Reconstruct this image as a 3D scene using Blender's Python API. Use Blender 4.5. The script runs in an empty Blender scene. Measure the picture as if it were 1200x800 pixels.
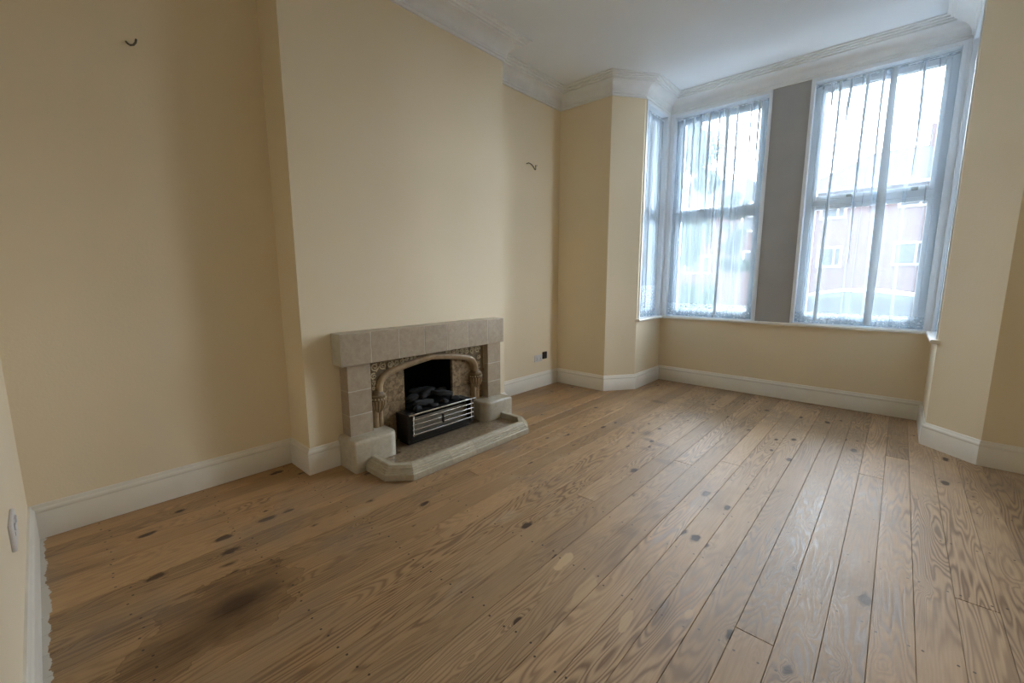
import bpy, bmesh, math, random
from mathutils import Vector, Matrix, noise as mnoise
random.seed(7)
C = bpy.context.scene.collection
S = bpy.context.scene

# ------------------------------------------------------------------ camera, sky, exposure
YAW, PITCH, ROLL, FPX = 42.1213, 8.4991, -0.1018, 500.37
CAM = Vector((2.8568, -0.0493, 1.2))
cam_d = bpy.data.cameras.new('camera')
cam_d.sensor_width = 36.0
cam_d.lens = 36.0 * FPX / 1200.0
cam_d.clip_start = 0.02
cam_d.clip_end = 300
cam = bpy.data.objects.new('camera', cam_d)
C.objects.link(cam)
_a, _b, _r = math.radians(YAW), math.radians(PITCH), math.radians(ROLL)
_F = Vector((-math.sin(_a) * math.cos(_b), math.cos(_a) * math.cos(_b), -math.sin(_b)))
_R = Vector((math.cos(_a), math.sin(_a), 0))
_U = _R.cross(_F)
_R2 = _R * math.cos(_r) + _U * math.sin(_r)
_U2 = _U * math.cos(_r) - _R * math.sin(_r)
m = Matrix((_R2, _U2, -_F)).transposed().to_4x4()
m.translation = CAM
cam.matrix_world = m
S.camera = cam

w = bpy.data.worlds.new('overcast_sky')
S.world = w
w.use_nodes = True
SKY = 9.0
bg = w.node_tree.nodes['Background']
bg.inputs['Color'].default_value = (0.89, 0.97, 1.06, 1)
bg.inputs['Strength'].default_value = SKY

S.view_settings.view_transform = 'Standard'
S.view_settings.look = 'None'
S.view_settings.gamma = 1.0
S.view_settings.use_curve_mapping = False
S.view_settings.exposure = 1.9
S.cycles.max_bounces = 14
S.cycles.diffuse_bounces = 10
S.cycles.glossy_bounces = 4
S.cycles.transparent_max_bounces = 32
S.cycles.sample_clamp_indirect = 8.0
S.cycles.use_denoising = True


# daylight portals: guide the sampling of the sky through the window openings
def portal(center, size, rot):
    l = bpy.data.lights.new('window_portal', 'AREA')
    l.shape = 'RECTANGLE'
    l.size, l.size_y = size
    l.cycles.is_portal = True
    o = bpy.data.objects.new('window_portal', l)
    o.location = center
    o.rotation_euler = rot
    C.objects.link(o)


PI = math.pi
portal((1.31, 5.0, 1.85), (1.0, 2.25), (-PI / 2, 0, 0))
portal((2.57, 5.0, 1.85), (1.0, 2.25), (-PI / 2, 0, 0))
portal((0.62, 4.50, 1.85), (2.25, 0.60), (0, -PI / 2, 0))
portal((3.26, 4.50, 1.85), (2.25, 0.60), (0, PI / 2, 0))


# ------------------------------------------------------------------ node helpers
def newmat(name):
    mt = bpy.data.materials.new(name)
    mt.use_nodes = True
    nt = mt.node_tree
    return mt, nt, nt.nodes['Principled BSDF']


def nd(nt, typ, **kw):
    n = nt.nodes.new(typ)
    for k, v in kw.items():
        if k.startswith('i_'):
            n.inputs[k[2:].replace('_', ' ')].default_value = v
        elif k.startswith('n_'):
            n.inputs[int(k[2:])].default_value = v
        else:
            setattr(n, k, v)
    return n


def lk(nt, a, b):
    nt.links.new(a, b)


def mathn(nt, op, a, b=None, c=None, clamp=False):
    n = nt.nodes.new('ShaderNodeMath')
    n.operation = op
    n.use_clamp = clamp
    for i, v in enumerate((a, b, c)):
        if v is None:
            continue
        if isinstance(v, (int, float)):
            n.inputs[i].default_value = v
        else:
            nt.links.new(v, n.inputs[i])
    return n.outputs[0]


def ramp(nt, fac, stops):
    n = nt.nodes.new('ShaderNodeValToRGB')
    while len(n.color_ramp.elements) < len(stops):
        n.color_ramp.elements.new(0.5)
    for e, (p, c) in zip(n.color_ramp.elements, stops):
        e.position = p
        e.color = (*c, 1) if len(c) == 3 else c
    nt.links.new(fac, n.inputs[0])
    return n.outputs[0]


def mixc(nt, fac, a, b, blend='MIX'):
    n = nt.nodes.new('ShaderNodeMix')
    n.data_type = 'RGBA'
    n.blend_type = blend
    for i, v in ((0, fac), (6, a), (7, b)):
        if isinstance(v, (int, float)):
            n.inputs[i].default_value = v
        elif isinstance(v, tuple):
            n.inputs[i].default_value = (*v, 1)
        else:
            nt.links.new(v, n.inputs[i])
    return n.outputs[2]


def noise(nt, vec, scale, detail=2, rough=0.5, dist=0.0):
    n = nd(nt, 'ShaderNodeTexNoise', i_Scale=scale, i_Detail=detail, i_Roughness=rough, i_Distortion=dist)
    if vec is not None:
        nt.links.new(vec, n.inputs['Vector'])
    return n.outputs['Fac']


def bump(nt, bs, h, strength, dist=0.01):
    b = nd(nt, 'ShaderNodeBump', i_Strength=strength, i_Distance=dist)
    nt.links.new(h, b.inputs['Height'])
    nt.links.new(b.outputs[0], bs.inputs['Normal'])


def pos(nt):
    return nt.nodes.new('ShaderNodeNewGeometry').outputs['Position']


def simple(name, col, rough=0.5, metal=0.0, var=0.06, scale=14, bmp=0.0, bscale=60, spec=0.5):
    mt, nt, bs = newmat(name)
    p = pos(nt)
    f = noise(nt, p, scale, 3)
    lo = tuple(max(0, c * (1 - var)) for c in col)
    hi = tuple(min(1, c * (1 + var)) for c in col)
    lk(nt, ramp(nt, f, [(0.3, lo), (0.7, hi)]), bs.inputs['Base Color'])
    bs.inputs['Roughness'].default_value = rough
    bs.inputs['Metallic'].default_value = metal
    bs.inputs['Specular IOR Level'].default_value = spec
    if bmp:
        bump(nt, bs, noise(nt, p, bscale, 3), bmp, 0.004)
    return mt


M = {}
# painted wallpaper, woodchip relief
mt, nt, bs = newmat('cream_wallpaper')
p = pos(nt)
big = noise(nt, p, 1.3, 3)
fine = noise(nt, p, 90, 3)
col = ramp(nt, big, [(0.3, (0.80, 0.695, 0.51)), (0.7, (0.83, 0.725, 0.54))])
lk(nt, col, bs.inputs['Base Color'])
bs.inputs['Roughness'].default_value = 0.75
bs.inputs['Specular IOR Level'].default_value = 0.25
v = nd(nt, 'ShaderNodeTexVoronoi', i_Scale=48.0)
lk(nt, p, v.inputs['Vector'])
chip = mathn(nt, 'LESS_THAN', v.outputs['Distance'], 0.14)
bump(nt, bs, mathn(nt, 'ADD', mathn(nt, 'MULTIPLY', chip, 0.5), fine), 0.22, 0.003)
M['wall'] = mt

M['ceiling'] = simple('white_ceiling_paint', (0.79, 0.82, 0.85), 0.8, var=0.02, scale=2, bmp=0.1, bscale=70, spec=0.2)
M['cornice'] = simple('white_plaster', (0.80, 0.81, 0.81), 0.7, var=0.03, scale=9, bmp=0.12, bscale=50, spec=0.25)
M['gloss'] = simple('white_gloss_paint', (0.80, 0.77, 0.70), 0.35, var=0.03, scale=6, bmp=0.06, bscale=30)
M['upvc'] = simple('white_window_plastic', (0.80, 0.84, 0.88), 0.3, var=0.015, scale=5)
M['dark_rubber'] = simple('dark_rubber', (0.03, 0.03, 0.035), 0.6)

M['pier'] = simple('shade_grey_pier', (0.40, 0.395, 0.385), 0.8, var=0.04, scale=5, bmp=0.1, bscale=60, spec=0.2)  # pier's shade is put into this colour, darker than the walls

# ---- floor boards
mt, nt, bs = newmat('stripped_pine')
p = pos(nt)
sep = nd(nt, 'ShaderNodeSeparateXYZ')
lk(nt, p, sep.inputs[0])
X, Y = sep.outputs[0], sep.outputs[1]
oi = nt.nodes.new('ShaderNodeObjectInfo')
rnd = oi.outputs['Random']


def comb(x, y, z):
    n = nt.nodes.new('ShaderNodeCombineXYZ')
    for i, v in enumerate((x, y, z)):
        if isinstance(v, (int, float)):
            n.inputs[i].default_value = v
        else:
            nt.links.new(v, n.inputs[i])
    return n.outputs[0]


rz = mathn(nt, 'MULTIPLY', rnd, 91.0)
# knots: slices through a 3D cell pattern, so they turn up sparsely
kv = nd(nt, 'ShaderNodeTexVoronoi', i_Scale=1.0)
kw = noise(nt, p, 22.0, 2)
kw2 = noise(nt, comb(Y, X, 4.0), 22.0, 2)
lk(nt, comb(mathn(nt, 'ADD', mathn(nt, 'MULTIPLY', X, 9.0), mathn(nt, 'MULTIPLY', kw, 0.22)), mathn(nt, 'ADD', mathn(nt, 'MULTIPLY', Y, 4.6), mathn(nt, 'MULTIPLY', kw2, 0.22)), rz), kv.inputs['Vector'])
kd = kv.outputs['Distance']
sepc = nt.nodes.new('ShaderNodeSeparateColor')
lk(nt, kv.outputs['Color'], sepc.inputs[0])
keep = mathn(nt, 'GREATER_THAN', sepc.outputs[0], 0.43)
kdn = mathn(nt, 'DIVIDE', kd, mathn(nt, 'MULTIPLY_ADD', sepc.outputs[1], 0.75, 0.5))
halo = mathn(nt, 'MULTIPLY', mathn(nt, 'POWER', 2.718, mathn(nt, 'MULTIPLY', kd, -9.0)), keep)
n1 = noise(nt, comb(mathn(nt, 'MULTIPLY', X, 9.0), mathn(nt, 'MULTIPLY', Y, 0.85), rz), 1.0, 2.5, 0.40, 0.25)
rg = mathn(nt, 'ADD', n1, mathn(nt, 'MULTIPLY', halo, 0.42))
ring = mathn(nt, 'SINE', mathn(nt, 'MULTIPLY', rg, 165.0))
ring = mathn(nt, 'MULTIPLY_ADD', ring, 0.5, 0.5)
ring = mathn(nt, 'POWER', ring, 1.6)
fib = noise(nt, comb(mathn(nt, 'MULTIPLY', X, 170), mathn(nt, 'MULTIPLY', Y, 5), rz), 1.0, 3, 0.6)
patch = noise(nt, comb(X, Y, 3.7), 1.6, 4, 0.55)
fade = noise(nt, comb(mathn(nt, 'MULTIPLY', X, 2.0), Y, mathn(nt, 'MULTIPLY', rnd, 7)), 1.2, 2)
light = mixc(nt, patch, (0.42, 0.255, 0.118), (0.49, 0.315, 0.160))
wear = noise(nt, comb(X, Y, 8.0), 1.1, 4, 0.6)
wear = mathn(nt, 'ADD', mathn(nt, 'MULTIPLY_ADD', wear, 1.3, -0.65), mathn(nt, 'MULTIPLY_ADD', Y, 0.30, -0.30))
wear = mathn(nt, 'DIVIDE', mathn(nt, 'ADD', wear, mathn(nt, 'SUBTRACT', X, 1.25)), 1.3, clamp=True)
light = mixc(nt, wear, light, (0.56, 0.40, 0.245))
dark = mixc(nt, wear, (0.180, 0.095, 0.042), (0.195, 0.122, 0.072))
ringamt = mathn(nt, 'MULTIPLY', ring, mathn(nt, 'MULTIPLY_ADD', fade, 3.2, -0.95, clamp=True))
c = mixc(nt, mathn(nt, 'MULTIPLY', ringamt, 0.95, clamp=True), light, dark)
c = mixc(nt, mathn(nt, 'MULTIPLY_ADD', fib, 0.9, -0.22, clamp=True), c, (0.30, 0.18, 0.092))
# per board tone
tone = mathn(nt, 'MULTIPLY_ADD', rnd, 0.34, 0.80)
tn = nt.nodes.new('ShaderNodeCombineColor')
for i in range(3):
    lk(nt, tone, tn.inputs[i])
c = mixc(nt, 1.0, c, tn.outputs[0], 'MULTIPLY')
# knot heart
kn = ramp(nt, kdn, [(0.12, (1, 1, 1)), (0.155, (0.35, 0.35, 0.35)), (0.20, (0, 0, 0))])
kn = mathn(nt, 'MULTIPLY', kn, keep)
c = mixc(nt, kn, c, (0.060, 0.030, 0.014))
# worn pale scrapes and grey wear toward the middle of the room
wn = noise(nt, comb(mathn(nt, 'MULTIPLY', X, 5.0), mathn(nt, 'MULTIPLY', Y, 2.2), 11.3), 1.0, 5, 0.62)
c = mixc(nt, ramp(nt, wn, [(0.60, (0, 0, 0)), (0.80, (0.55, 0.55, 0.55))]), c, (0.54, 0.42, 0.29))
gn = noise(nt, comb(X, Y, 21.0), 2.3, 4, 0.6)
c = mixc(nt, ramp(nt, gn, [(0.50, (0, 0, 0)), (0.72, (0.5, 0.5, 0.5))]), c, (0.23, 0.18, 0.14))


def blob(x, y, rx, ry, rot=0.0, edge=0.25, wob=0.35, seed=0.0):
    """soft irregular patch around (x, y) in the room, 1 inside"""
    dx = mathn(nt, 'SUBTRACT', X, x)
    dy = mathn(nt, 'SUBTRACT', Y, y)
    cs, sn = math.cos(rot), math.sin(rot)
    u = mathn(nt, 'ADD', mathn(nt, 'MULTIPLY', dx, cs / rx), mathn(nt, 'MULTIPLY', dy, sn / rx))
    v_ = mathn(nt, 'ADD', mathn(nt, 'MULTIPLY', dx, -sn / ry), mathn(nt, 'MULTIPLY', dy, cs / ry))
    d = mathn(nt, 'SQRT', mathn(nt, 'ADD', mathn(nt, 'MULTIPLY', u, u), mathn(nt, 'MULTIPLY', v_, v_)))
    wv = noise(nt, comb(X, Y, seed), 7.0, 3)
    d = mathn(nt, 'ADD', d, mathn(nt, 'MULTIPLY_ADD', wv, wob * 2, -wob))
    return d


# spilled varnish stain: dark patch with a darker tide mark
d = blob(1.15, 0.27, 0.20, 0.28, 0.25, seed=5, wob=0.6)
c = mixc(nt, ramp(nt, d, [(0.35, (0.62,) * 3), (0.80, (0.38,) * 3), (0.97, (0.28,) * 3), (1.0, (0.55,) * 3), (1.06, (0, 0, 0))]), c, (0.085, 0.042, 0.018))
d = blob(1.14, 0.33, 0.07, 0.16, 0.1, seed=2, wob=0.5)
c = mixc(nt, ramp(nt, d, [(0.3, (0.75,) * 3), (1.0, (0, 0, 0))]), c, (0.035, 0.018, 0.010))
# grey water spots toward the bay
for (bx, by, rx, ry, k) in ((1.50, 3.02, .05, .08, .6), (1.56, 2.90, .06, .04, .6), (1.68, 2.86, .09, .05, .5), (1.62, 2.72, .05, .04, .4), (1.82, 2.60, .1, .05, .4), (2.0, 1.72, .10, .07, .3), (1.2, 3.9, .1, .06, .5), (2.33, 1.34, .05, .14, .4)):
    d = blob(bx, by, rx, ry, 0, seed=bx * 9, wob=0.4)
    c = mixc(nt, ramp(nt, d, [(0.3, (k,) * 3), (1.0, (0, 0, 0))]), c, (0.10, 0.07, 0.055))
# pale newer patches
for (bx, by, rx, ry, k) in ((1.90, 1.34, .024, .075, .7), (2.06, 1.25, .024, .12, .42), (2.25, 1.22, .016, .06, .75), (2.405, 1.40, .014, .03, .6)):
    d = blob(bx, by, rx, ry, 0.1, seed=bx * 5, wob=1.3)
    c = mixc(nt, ramp(nt, d, [(0.85, (k,) * 3), (1.0, (0, 0, 0))]), c, (0.62, 0.44, 0.25))
# white paint slopped along the back skirting board
pw = noise(nt, comb(X, Y, 1.0), 11.0, 5, 0.65)
edge = mathn(nt, 'LESS_THAN', mathn(nt, 'SUBTRACT', Y, mathn(nt, 'MULTIPLY', pw, 0.075)), -0.188)
c = mixc(nt, mathn(nt, 'MULTIPLY', edge, 0.9), c, (0.62, 0.60, 0.55))
# nail heads along the joist lines
fy = mathn(nt, 'FRACT', mathn(nt, 'DIVIDE', mathn(nt, 'ADD', Y, mathn(nt, 'MULTIPLY_ADD', rnd, 0.05, 1.0)), 0.43))
dy_ = mathn(nt, 'MULTIPLY_ADD', fy, 0.43, -0.215)
fx = mathn(nt, 'MULTIPLY', mathn(nt, 'FRACT', mathn(nt, 'DIVIDE', mathn(nt, 'SUBTRACT', X, 2.43 - 0.1155 * 22), 0.1155)), 0.1155)
dx_ = mathn(nt, 'SUBTRACT', mathn(nt, 'ABSOLUTE', mathn(nt, 'SUBTRACT', fx, 0.0578)), mathn(nt, 'MULTIPLY_ADD', rnd, 0.012, 0.030))
nl = mathn(nt, 'SQRT', mathn(nt, 'ADD', mathn(nt, 'MULTIPLY', dx_, dx_), mathn(nt, 'MULTIPLY', dy_, dy_)))
c = mixc(nt, mathn(nt, 'MULTIPLY', mathn(nt, 'LESS_THAN', nl, 0.0042), 0.85), c, (0.03, 0.022, 0.018))
lk(nt, c, bs.inputs['Base Color'])
rr = mathn(nt, 'MULTIPLY_ADD', ringamt, -0.16, 0.47)
rr = mathn(nt, 'ADD', rr, mathn(nt, 'MULTIPLY', fib, 0.12))
lk(nt, rr, bs.inputs['Roughness'])
bs.inputs['Specular IOR Level'].default_value = 0.36
bump(nt, bs, mathn(nt, 'ADD', mathn(nt, 'MULTIPLY', ringamt, -0.5), mathn(nt, 'MULTIPLY', fib, 0.4)), 0.25, 0.0015)
M['floor'] = mt
M['subfloor'] = simple('dark_gap', (0.035, 0.022, 0.014), 0.9)


# ---- glazed fireplace tiles
def tile_mat(name, a, b, rough, scale=7.0):
    mt, nt, bs = newmat(name)
    p = pos(nt)
    oi = nt.nodes.new('ShaderNodeObjectInfo')
    add = nt.nodes.new('ShaderNodeVectorMath')
    add.operation = 'ADD'
    lk(nt, p, add.inputs[0])
    lk(nt, oi.outputs['Random'], add.inputs[1])
    f = noise(nt, add.outputs[0], scale * 3.5, 4, 0.65, 0.6)
    cc = ramp(nt, f, [(0.32, a), (0.68, b)])
    tone = mathn(nt, 'MULTIPLY_ADD', oi.outputs['Random'], 0.12, 0.93)
    tn = nt.nodes.new('ShaderNodeCombineColor')
    for i in range(3):
        lk(nt, tone, tn.inputs[i])
    lk(nt, mixc(nt, 1.0, cc, tn.outputs[0], 'MULTIPLY'), bs.inputs['Base Color'])
    bs.inputs['Roughness'].default_value = rough
    bump(nt, bs, noise(nt, p, 25, 2), 0.06, 0.003)
    return mt


M['tile'] = tile_mat('grey_buff_glazed_tile', (0.37, 0.30, 0.218), (0.46, 0.385, 0.29), 0.32)
M['kerb'] = tile_mat('pale_buff_glazed_tile', (0.45, 0.405, 0.315), (0.55, 0.50, 0.395), 0.24)
M['grout'] = simple('pale_grout', (0.55, 0.52, 0.44), 0.85)
M['mottle'] = tile_mat('mottled_brown_tile', (0.10, 0.060, 0.030), (0.40, 0.30, 0.18), 0.3, 9.0)
M['hearth'] = tile_mat('mottled_hearth_tile', (0.13, 0.085, 0.050), (0.36, 0.28, 0.18), 0.30, 11.0)
M['relief_ground'] = tile_mat('ochre_relief_ground', (0.12, 0.08, 0.038), (0.24, 0.17, 0.09), 0.45, 12.0)
M['relief'] = tile_mat('pale_ochre_relief', (0.46, 0.37, 0.22), (0.62, 0.53, 0.36), 0.3, 8.0)
M['arch'] = tile_mat('pinkish_ochre_arch', (0.30, 0.205, 0.115), (0.42, 0.315, 0.19), 0.35, 4.0)
M['soot'] = simple('soot_black', (0.006, 0.006, 0.006), 0.95, var=0.3, spec=0.1)
M['black_metal'] = simple('black_enamel', (0.012, 0.011, 0.010), 0.35, var=0.2)
M['chrome'] = simple('chrome', (0.80, 0.79, 0.76), 0.16, metal=1.0, var=0.03)
M['coal'] = simple('ash_grey_coal', (0.016, 0.0165, 0.0165), 0.9, var=0.5, scale=60, bmp=0.5, bscale=120)
M['reflector'] = simple('dull_steel', (0.30, 0.28, 0.235), 0.45, metal=0.9, var=0.15, scale=25)
M['socket_white'] = simple('white_socket_plastic', (0.68, 0.66, 0.66), 0.3, var=0.02)
M['socket_black'] = simple('black_socket_plastic', (0.012, 0.010, 0.012), 0.4)
M['cable'] = simple('bare_cable_sheath', (0.10, 0.075, 0.04), 0.5)

# ---- glass and net
mt, nt, bs = newmat('window_glass')
nt.nodes.remove(bs)
out = nt.nodes['Material Output']
tr = nd(nt, 'ShaderNodeBsdfTransparent')
tr.inputs[0].default_value = (0.97, 0.98, 0.985, 1)
gl = nd(nt, 'ShaderNodeBsdfGlossy', i_Roughness=0.02)
fr = nd(nt, 'ShaderNodeFresnel', i_IOR=1.45)
mx = nt.nodes.new('ShaderNodeMixShader')
lk(nt, fr.outputs[0], mx.inputs[0])
lk(nt, tr.outputs[0], mx.inputs[1])
lk(nt, gl.outputs[0], mx.inputs[2])
lk(nt, mx.outputs[0], out.inputs[0])
M['glass'] = mt


def net_mat(name, lace, base=None):
    mt, nt, bs = newmat(name)
    nt.nodes.remove(bs)
    out = nt.nodes['Material Output']
    uv = nt.nodes.new('ShaderNodeUVMap').outputs[0]
    tr = nd(nt, 'ShaderNodeBsdfTransparent')
    tl = nd(nt, 'ShaderNodeBsdfTranslucent')
    df = nd(nt, 'ShaderNodeBsdfDiffuse')
    colr = (0.56, 0.66, 0.74, 1)
    tl.inputs[0].default_value = colr
    df.inputs[0].default_value = colr
    m1 = nt.nodes.new('ShaderNodeMixShader')
    m1.inputs[0].default_value = 0.5
    lk(nt, tl.outputs[0], m1.inputs[1])
    lk(nt, df.outputs[0], m1.inputs[2])
    m2 = nt.nodes.new('ShaderNodeMixShader')
    lk(nt, tr.outputs[0], m2.inputs[1])
    lk(nt, m1.outputs[0], m2.inputs[2])
    lk(nt, m2.outputs[0], out.inputs[0])
    if not lace:
        th = noise(nt, uv, 420, 1)
        fac = mathn(nt, 'MULTIPLY_ADD', th, 0.12, (base or NETF) - 0.06)
    else:
        # scalloped floral lace: rings, spots and a net ground, from the cloth's own coordinates
        vv = nd(nt, 'ShaderNodeTexVoronoi', i_Scale=11.0)
        vv.inputs['Randomness'].default_value = 0.15
        lk(nt, uv, vv.inputs['Vector'])
        r1 = mathn(nt, 'SINE', mathn(nt, 'MULTIPLY', vv.outputs['Distance'], 26.0))
        r1 = mathn(nt, 'GREATER_THAN', r1, 0.15)
        v2 = nd(nt, 'ShaderNodeTexVoronoi', i_Scale=34.0, feature='DISTANCE_TO_EDGE')
        lk(nt, uv, v2.inputs['Vector'])
        r2 = mathn(nt, 'LESS_THAN', v2.outputs['Distance'], 0.16)
        a = mathn(nt, 'MAXIMUM', r1, mathn(nt, 'MULTIPLY', r2, 0.7))
        fac = mathn(nt, 'MULTIPLY_ADD', a, 0.36, 0.22)
    lk(nt, fac, m2.inputs[0])
    return mt


NETF = 0.31
M['net'] = net_mat('white_voile_net', False)
M['lace'] = net_mat('white_lace_border', True)
M['net_dense'] = net_mat('dense_white_net', False, 0.36)
# doubled cloth at a pleat or hem: hardly any light comes through it
mt, nt, bs = newmat('doubled_net_cloth')
nt.nodes.remove(bs)
df = nd(nt, 'ShaderNodeBsdfDiffuse')
th = noise(nt, pos(nt), 300, 2)
lk(nt, ramp(nt, th, [(0.3, (0.50, 0.58, 0.66)), (0.7, (0.60, 0.68, 0.75))]), df.inputs[0])
tl = nd(nt, 'ShaderNodeBsdfTranslucent')
tl.inputs[0].default_value = (0.030, 0.036, 0.042, 1)
ad = nt.nodes.new('ShaderNodeAddShader')
lk(nt, df.outputs[0], ad.inputs[0])
lk(nt, tl.outputs[0], ad.inputs[1])
lk(nt, ad.outputs[0], nt.nodes['Material Output'].inputs[0])
M['pleat'] = mt

# ---- outdoors
M['road'] = simple('asphalt', (0.035, 0.035, 0.037), 0.9, scale=30, spec=0.0)
M['pavement'] = simple('concrete_paving', (0.07, 0.07, 0.068), 0.9, scale=4, spec=0.0)
mt, nt, bs = newmat('red_brick')
p = pos(nt)
mp = nd(nt, 'ShaderNodeMapping')
mp.inputs['Rotation'].default_value = (PI / 2, 0, 0)
lk(nt, p, mp.inputs[0])
bk = nd(nt, 'ShaderNodeTexBrick', i_Scale=4.0)
bk.inputs['Color1'].default_value = (0.050, 0.030, 0.030, 1)
bk.inputs['Color2'].default_value = (0.040, 0.025, 0.025, 1)
bk.inputs['Mortar'].default_value = (0.07, 0.06, 0.055, 1)
lk(nt, mp.outputs[0], bk.inputs[0])
lk(nt, bk.outputs[0], bs.inputs['Base Color'])
bs.inputs['Roughness'].default_value = 0.9
bs.inputs['Specular IOR Level'].default_value = 0.0
M['brick'] = mt
M['slate'] = simple('grey_slate', (0.028, 0.030, 0.034), 0.8, scale=3, var=0.2, spec=0.0)
M['white_out'] = simple('white_exterior_paint', (0.17, 0.175, 0.185), 0.6, spec=0.0)
M['dark_glass'] = simple('dark_window_glass', (0.022, 0.026, 0.030), 0.35, spec=0.15)
M['car_paint'] = simple('pale_green_silver_paint', (0.045, 0.058, 0.056), 0.55, spec=0.12)
M['car_trim'] = simple('bright_trim', (0.30, 0.31, 0.32), 0.3, metal=0.0)
M['tyre'] = simple('tyre_rubber', (0.02, 0.02, 0.02), 0.8)
M['leaf'] = simple('tree_leaf', (0.026, 0.042, 0.026), 0.8, spec=0.05, var=0.4, scale=3)
M['bark'] = simple('bark', (0.05, 0.04, 0.03), 0.9)
M['hedge'] = simple('hedge_leaf', (0.035, 0.055, 0.032), 0.8, spec=0.05, var=0.3, scale=6)


# ------------------------------------------------------------------ mesh helpers
class MB:
    def __init__(s):
        s.v, s.f, s.uv = [], [], None

    def add(s, vs, fs):
        o = len(s.v)
        s.v += [tuple(q) for q in vs]
        s.f += [tuple(i + o for i in f) for f in fs]
        return s

    def box(s, x0, x1, y0, y1, z0, z1):
        vs = [(x, y, z) for x in (x0, x1) for y in (y0, y1) for z in (z0, z1)]
        return s.add(vs, [(0, 1, 3, 2), (4, 6, 7, 5), (0, 4, 5, 1), (2, 3, 7, 6), (0, 2, 6, 4), (1, 5, 7, 3)])

    def loft(s, rings, cap=True, closed=True):
        n = len(rings[0])
        vs = [q for r in rings for q in r]
        fs = []
        for k in range(len(rings) - 1):
            for i in range(n if closed else n - 1):
                j = (i + 1) % n
                fs.append((k * n + i, k * n + j, (k + 1) * n + j, (k + 1) * n + i))
        if cap and closed:
            fs.append(tuple(range(n - 1, -1, -1)))
            fs.append(tuple((len(rings) - 1) * n + i for i in range(n)))
        return s.add(vs, fs)

    def prism(s, poly, z0, z1):
        return s.loft([[(x, y, z0) for x, y in poly], [(x, y, z1) for x, y in poly]])

    def prism_x(s, poly, x0, x1):
        return s.loft([[(x0, y, z) for y, z in poly], [(x1, y, z) for y, z in poly]])

    def tube(s, path, r, n=8, ends=True):
        path = [Vector(q) for q in path]
        rings = []
        up = None
        for i, q in enumerate(path):
            t = (path[min(i + 1, len(path) - 1)] - path[max(i - 1, 0)]).normalized()
            if up is None:
                a = Vector((0, 0, 1)) if abs(t.z) < 0.9 else Vector((1, 0, 0))
                up = (a - t * a.dot(t)).normalized()
            else:
                up = (up - t * up.dot(t)).normalized()
            sd = t.cross(up)
            rr_ = r[i] if isinstance(r, (list, tuple)) else r
            rings.append([q + (up * math.cos(2 * PI * k / n) + sd * math.sin(2 * PI * k / n)) * rr_ for k in range(n)])
        return s.loft(rings, ends)

    def lathe(s, c, prof, n=20, a0=0, a1=2 * PI):
        full = abs(a1 - a0 - 2 * PI) < 1e-6
        rings = []
        for r, z in prof:
            rings.append([(c[0] + r * math.cos(a0 + (a1 - a0) * k / (n if full else n - 1)), c[1] + r * math.sin(a0 + (a1 - a0) * k / (n if full else n - 1)), c[2] + z) for k in range(n)])
        return s.loft(rings, True, True)

    def build(s, name, mat, parent=None, bevel=0, seg=2, smooth=False, blim=None):
        bm = bmesh.new()
        off = Vector((0, 0, 0))
        q = parent
        while q is not None:
            off += q.location
            q = q.parent
        vs = [bm.verts.new(Vector(v) - off) for v in s.v]
        bm.verts.index_update()
        for f in s.f:
            try:
                bm.faces.new([vs[i] for i in f])
            except ValueError:
                pass
        bmesh.ops.recalc_face_normals(bm, faces=bm.faces)
        if bevel:
            es = [e for e in bm.edges if len(e.link_faces) == 2 and e.calc_face_angle(0) > (blim or 0.6)]
            bmesh.ops.bevel(bm, geom=es, offset=bevel, segments=seg, affect='EDGES', profile=0.5, clamp_overlap=True)
        me = bpy.data.meshes.new(name)
        bm.to_mesh(me)
        bm.free()
        if smooth:
            for pl in me.polygons:
                pl.use_smooth = True
            me.set_sharp_from_angle(angle=math.radians(50))
        me.materials.append(mat)
        o = bpy.data.objects.new(name, me)
        C.objects.link(o)
        o.parent = parent
        return o


def tag(o, label=None, cat=None, group=None, kind=None):
    if label:
        o['label'] = label
    if cat:
        o['category'] = cat
    if group:
        o['group'] = group
    if kind:
        o['kind'] = kind
    return o


def thing(name, loc, label, cat, group=None, kind=None):
    o = bpy.data.objects.new(name, None)
    o.empty_display_size = 0.1
    o.location = loc
    C.objects.link(o)
    return tag(o, label, cat, group, kind)


def struct(o, label, cat):
    return tag(o, label, cat, None, 'structure')


def mitres(poly, closed=False):
    """for each point the vector that carries it one unit into the room (right-hand side)"""
    n = len(poly)
    nr = []
    for i in range(n if closed else n - 1):
        a, b = Vector(poly[i]), Vector(poly[(i + 1) % n])
        d = (b - a).normalized()
        nr.append(Vector((d.y, -d.x)))
    out = []
    for i in range(n):
        if closed:
            a, b = nr[i - 1], nr[i]
        else:
            a, b = nr[max(i - 1, 0)], nr[min(i, n - 2)]
        out.append((a + b) / (1 + a.dot(b)))
    return out


def sweep_seg(poly, i, prof, mit, mb=None, t0=0.0, t1=0.0):
    n = len(poly)
    a, b = Vector(poly[i]), Vector(poly[(i + 1) % n])
    d = (b - a).normalized()
    ma, mbv = mit[i], mit[(i + 1) % n]
    r0 = [(*(a + ma * o + d * t0), z) for o, z in prof]
    r1 = [(*(b + mbv * o - d * t1), z) for o, z in prof]
    return (mb or MB()).loft([r0, r1])


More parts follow.
